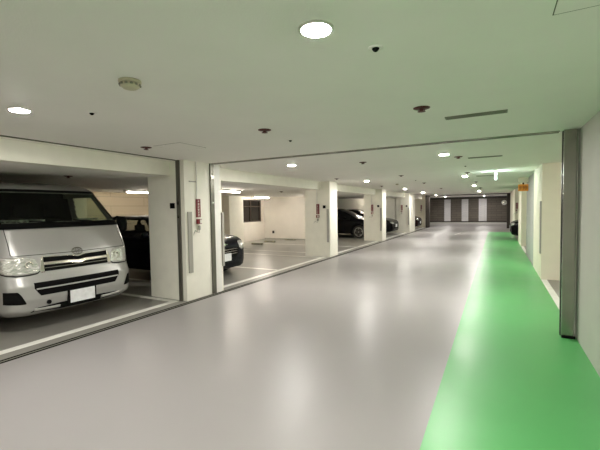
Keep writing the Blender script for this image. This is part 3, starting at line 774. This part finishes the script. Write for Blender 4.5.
    for s in (-1, 1):
        for wl in wheels:
            c = (-wl, 0, wr); a = Wd-.02
            wh = obj('wheel', lathe(bmesh.new(), [(wr*.66, s*(a-.2)), (wr*.93, s*(a-.2)), (wr, s*(a-.17)), (wr, s*(a-.03)), (wr*.94, s*a), (wr*.68, s*a)], 40, 'y', c), M['rubber'], t, True)
            obj('rim', lathe(bmesh.new(), [(wr*.68, s*(a+.001)), (wr*.64, s*(a+.004)), (wr*.62, s*(a-.05)), (wr*.3, s*(a-.07)), (.01, s*(a-.07))], 40, 'y', c, close=False), M['steel_d'], wh, True)
            b = bmesh.new()
            for k in range(5):
                q = bmesh.new(); a0 = 2*PI*k/5+.3
                for d in (-.13, .13):
                    p0 = (c[0]+.05*math.cos(a0), s*(a-.02), c[2]+.05*math.sin(a0)); p1 = (c[0]+wr*.65*math.cos(a0+d), s*(a-.01), c[2]+wr*.65*math.sin(a0+d))
                    tube(b, [p0, p1], .016, 6)
            lathe(b, [(.06, s*(a-.06)), (.06, s*(a-.01)), (.03, s*a)], 16, 'y', c)
            lathe(b, [(wr*.68, s*(a-.004)), (wr*.68, s*(a+.006)), (wr*.62, s*(a+.006)), (wr*.62, s*(a-.004))], 40, 'y', c, close=False)
            obj('spokes', b, M['alloy'], wh, True)
        mz = P['mirror']
        obj('door_mirror', lathe(bmesh.new(), [(.02, -.09), (.06, -.07), (.07, 0), (.06, .07), (.02, .09)], 16, 'y', (-mz[0], s*(Wd+.08), mz[1])), paint, t, True)
        obj('sill_strip', BX(-wheels[1]+wr+.06, -wheels[0]-wr-.06, min(s*(Wd-.015), s*(Wd+.004)), max(s*(Wd-.015), s*(Wd+.004)), .20, .225), M['chrome'], t)
        hz = lerp(P['mirror'][0]+.9, P['zs'])-.16
        obj('door_handle', BX(-P['mirror'][0]-.95, -P['mirror'][0]-.78, min(s*(Wd-.01), s*(Wd+.02)), max(s*(Wd-.01), s*(Wd+.02)), hz, hz+.025, bev=.005), M['chrome'], t)
    # dark cabin: floor, seats
    b = BX(-P['cab'][1], -P['cab'][0], -Wd+.14, Wd-.14, .3, .34)
    obj('cabin_floor', b, M['black'], t)
    for y in (-.36, .36):
        xs = -(P['cab'][0]+1.15)
        b = BX(xs-.12, xs, y-.23, y+.23, .5, 1.0, bev=.04); box(b, xs-.1, xs-.02, y-.12, y+.12, 1.02, 1.18, bev=.03); box(b, xs, xs+.5, y-.23, y+.23, .42, .55, bev=.03)
        obj('seat', b, M['seat'], t)
    b = BX(-P['cab'][0]-.45, -P['cab'][0]-.05, -Wd+.14, Wd-.14, .65, .88, bev=.03)
    obj('dashboard', b, M['black'], t)
    return t
MINI = dict(L=3.85, W=1.72, wt=.70,
    w=[(0, .66), (.03, .80), (.12, .90), (.3, .965), (.7, 1), (3.2, 1), (3.7, .95), (3.85, .84)],
    zb=[(0, .30), (.05, .20), (.2, .17), (3.6, .18), (3.85, .32)],
    zs=[(0, .62), (.03, .70), (.10, .77), (.25, .83), (.6, .875), (1.1, .92), (3.3, .95), (3.7, .93), (3.85, .80)],
    zt=[(0, .65), (.03, .735), (.10, .81), (.25, .875), (.6, .925), (1.12, .975), (1.75, 1.36), (2.0, 1.41), (3.2, 1.40), (3.45, 1.33), (3.75, .95), (3.85, .82)],
    ws=(1.16, 1.74), rw=(3.48, 3.74), gA=1.35, gZ=3.5, pillars=[(2.45, 2.52), (3.25, 3.32)], wheels=(.75, 3.2), wr=.305, cab=(1.1, 3.5),
    hl=[(.48, .64, .76), (.54, .60, .80), (.62, .60, .80), (.68, .64, .77)], gr=[(-.42, .50, .62), (-.30, .42, .66), (.30, .42, .66), (.42, .50, .62)], bars=(.52, .57, .62), emblem=.735, mirror=(1.42, .98))
car('hatchback_car', 'small black hatchback with chrome grille strips, half hidden by the first column', 'car', (-5.22, 6.30, 0), 0, M['paintblu'], MINI, M['glassd'], (.46, .165))
WEDGE = dict(L=4.5, W=1.80, wt=.66,
    w=[(0, .62), (.04, .78), (.15, .90), (.35, .965), (.8, 1), (3.8, 1), (4.3, .93), (4.5, .84)],
    zb=[(0, .30), (.05, .21), (.2, .17), (4.2, .18), (4.5, .34)],
    zs=[(0, .56), (.04, .64), (.15, .70), (.4, .77), (.9, .85), (1.4, .90), (3.6, .98), (4.3, 1.0), (4.5, .9)],
    zt=[(0, .60), (.04, .68), (.15, .75), (.4, .845), (.9, .97), (1.05, 1.01), (1.75, 1.36), (2.15, 1.475), (2.9, 1.45), (3.6, 1.32), (4.3, 1.06), (4.5, .92)],
    ws=(1.02, 1.95), rw=(3.6, 4.3), gA=1.35, gZ=3.95, pillars=[(1.95, 2.02), (2.85, 2.93)], wheels=(.88, 3.55), wr=.32, cab=(1.1, 3.6),
    hl=[(.50, .60, .66), (.58, .58, .70), (.68, .58, .72), (.78, .64, .72)], gr=[(-.45, .34, .50), (-.35, .30, .54), (.35, .30, .54), (.45, .34, .50)], bars=(.56,), emblem=.60, mirror=(1.55, 1.0))
car('hatchback_car', 'black wedge-shaped hatchback seen side-on between the second and third columns', 'car', (-5.08, 18.1, 0), 0, M['paintblk'], WEDGE, M['privacy'], (.42, .165))
SED = dict(L=4.7, W=1.82, wt=.64,
    w=[(0, .64), (.04, .80), (.15, .91), (.35, .97), (.8, 1), (3.9, 1), (4.5, .93), (4.7, .84)],
    zb=[(0, .30), (.05, .21), (.2, .17), (4.4, .18), (4.7, .34)],
    zs=[(0, .60), (.04, .67), (.15, .73), (.4, .79), (1.0, .87), (1.5, .91), (3.8, .98), (4.5, .98), (4.7, .88)],
    zt=[(0, .64), (.04, .71), (.15, .78), (.4, .86), (1.0, .95), (1.35, .99), (2.05, 1.38), (2.4, 1.44), (3.2, 1.41), (3.95, 1.10), (4.5, 1.03), (4.7, .90)],
    ws=(1.4, 2.05), rw=(3.3, 3.9), gA=1.65, gZ=3.7, pillars=[(2.65, 2.72)], wheels=(.88, 3.62), wr=.325, cab=(1.4, 3.5),
    hl=[(.48, .62, .68), (.56, .60, .71), (.68, .60, .73), (.78, .65, .73)], gr=[(-.42, .40, .60), (-.32, .34, .64), (.32, .34, .64), (.42, .40, .60)], bars=(.45, .52, .58), emblem=None, mirror=(1.75, 1.0))
car('sedan_car', 'black sedan with only its nose showing right of the third column', 'car', (-4.92, 20.55, 0), 0, M['paintblk'], SED, M['privacy'], (.50, .165))
car('sedan_car', 'dark maroon sedan nose poking out before the far left shutter jamb', 'car', (-4.62, 26.2, 0), 0, M['paintred'], SED, M['privacy'], (.45, .165))
car('sedan_car', 'black sedan nose poking out past the pale pier on the right', 'car', (.56, 19.4, 0), PI, M['paintblk'], SED, M['privacy'], (.50, .165))

# ------------------------------------------------------------------ world, camera, render settings
wd = bpy.data.worlds.new('world'); bpy.context.scene.world = wd; wd.use_nodes = True
wd.node_tree.nodes['Background'].inputs[0].default_value = (.5, .5, .45, 1); wd.node_tree.nodes['Background'].inputs[1].default_value = .0
yaw, pitch, roll, fpx = .4913, .0438, -.0157, 367.52
r = Vector((math.cos(yaw), math.sin(yaw), 0)); f = Vector((-math.sin(yaw), math.cos(yaw), 0)); u = Vector((0, 0, 1))
f2 = f*math.cos(pitch)-u*math.sin(pitch); u2 = u*math.cos(pitch)+f*math.sin(pitch)
r3 = r*math.cos(roll)+u2*math.sin(roll); u3 = u2*math.cos(roll)-r*math.sin(roll)
cd = bpy.data.cameras.new('camera'); cam = bpy.data.objects.new('camera', cd); C.objects.link(cam)
cd.sensor_width = 36; cd.sensor_fit = 'HORIZONTAL'; cd.lens = fpx*36/600; cd.clip_start = .05; cd.clip_end = 200
mw = Matrix((r3, u3, -f2)).transposed().to_4x4(); mw.translation = Vector((0, 0, 1.5)); cam.matrix_world = mw
sc = bpy.context.scene; sc.camera = cam
sc.view_settings.view_transform = 'Standard'; sc.view_settings.look = 'None'; sc.view_settings.exposure = 1.96; sc.view_settings.gamma = 1; sc.view_settings.use_curve_mapping = False
sc.cycles.max_bounces = 10; sc.cycles.diffuse_bounces = 6; sc.cycles.glossy_bounces = 4; sc.cycles.transparent_max_bounces = 12
sc.cycles.use_denoising = True; sc.cycles.sample_clamp_indirect = 12
sc.cycles.caustics_reflective = False; sc.cycles.caustics_refractive = False
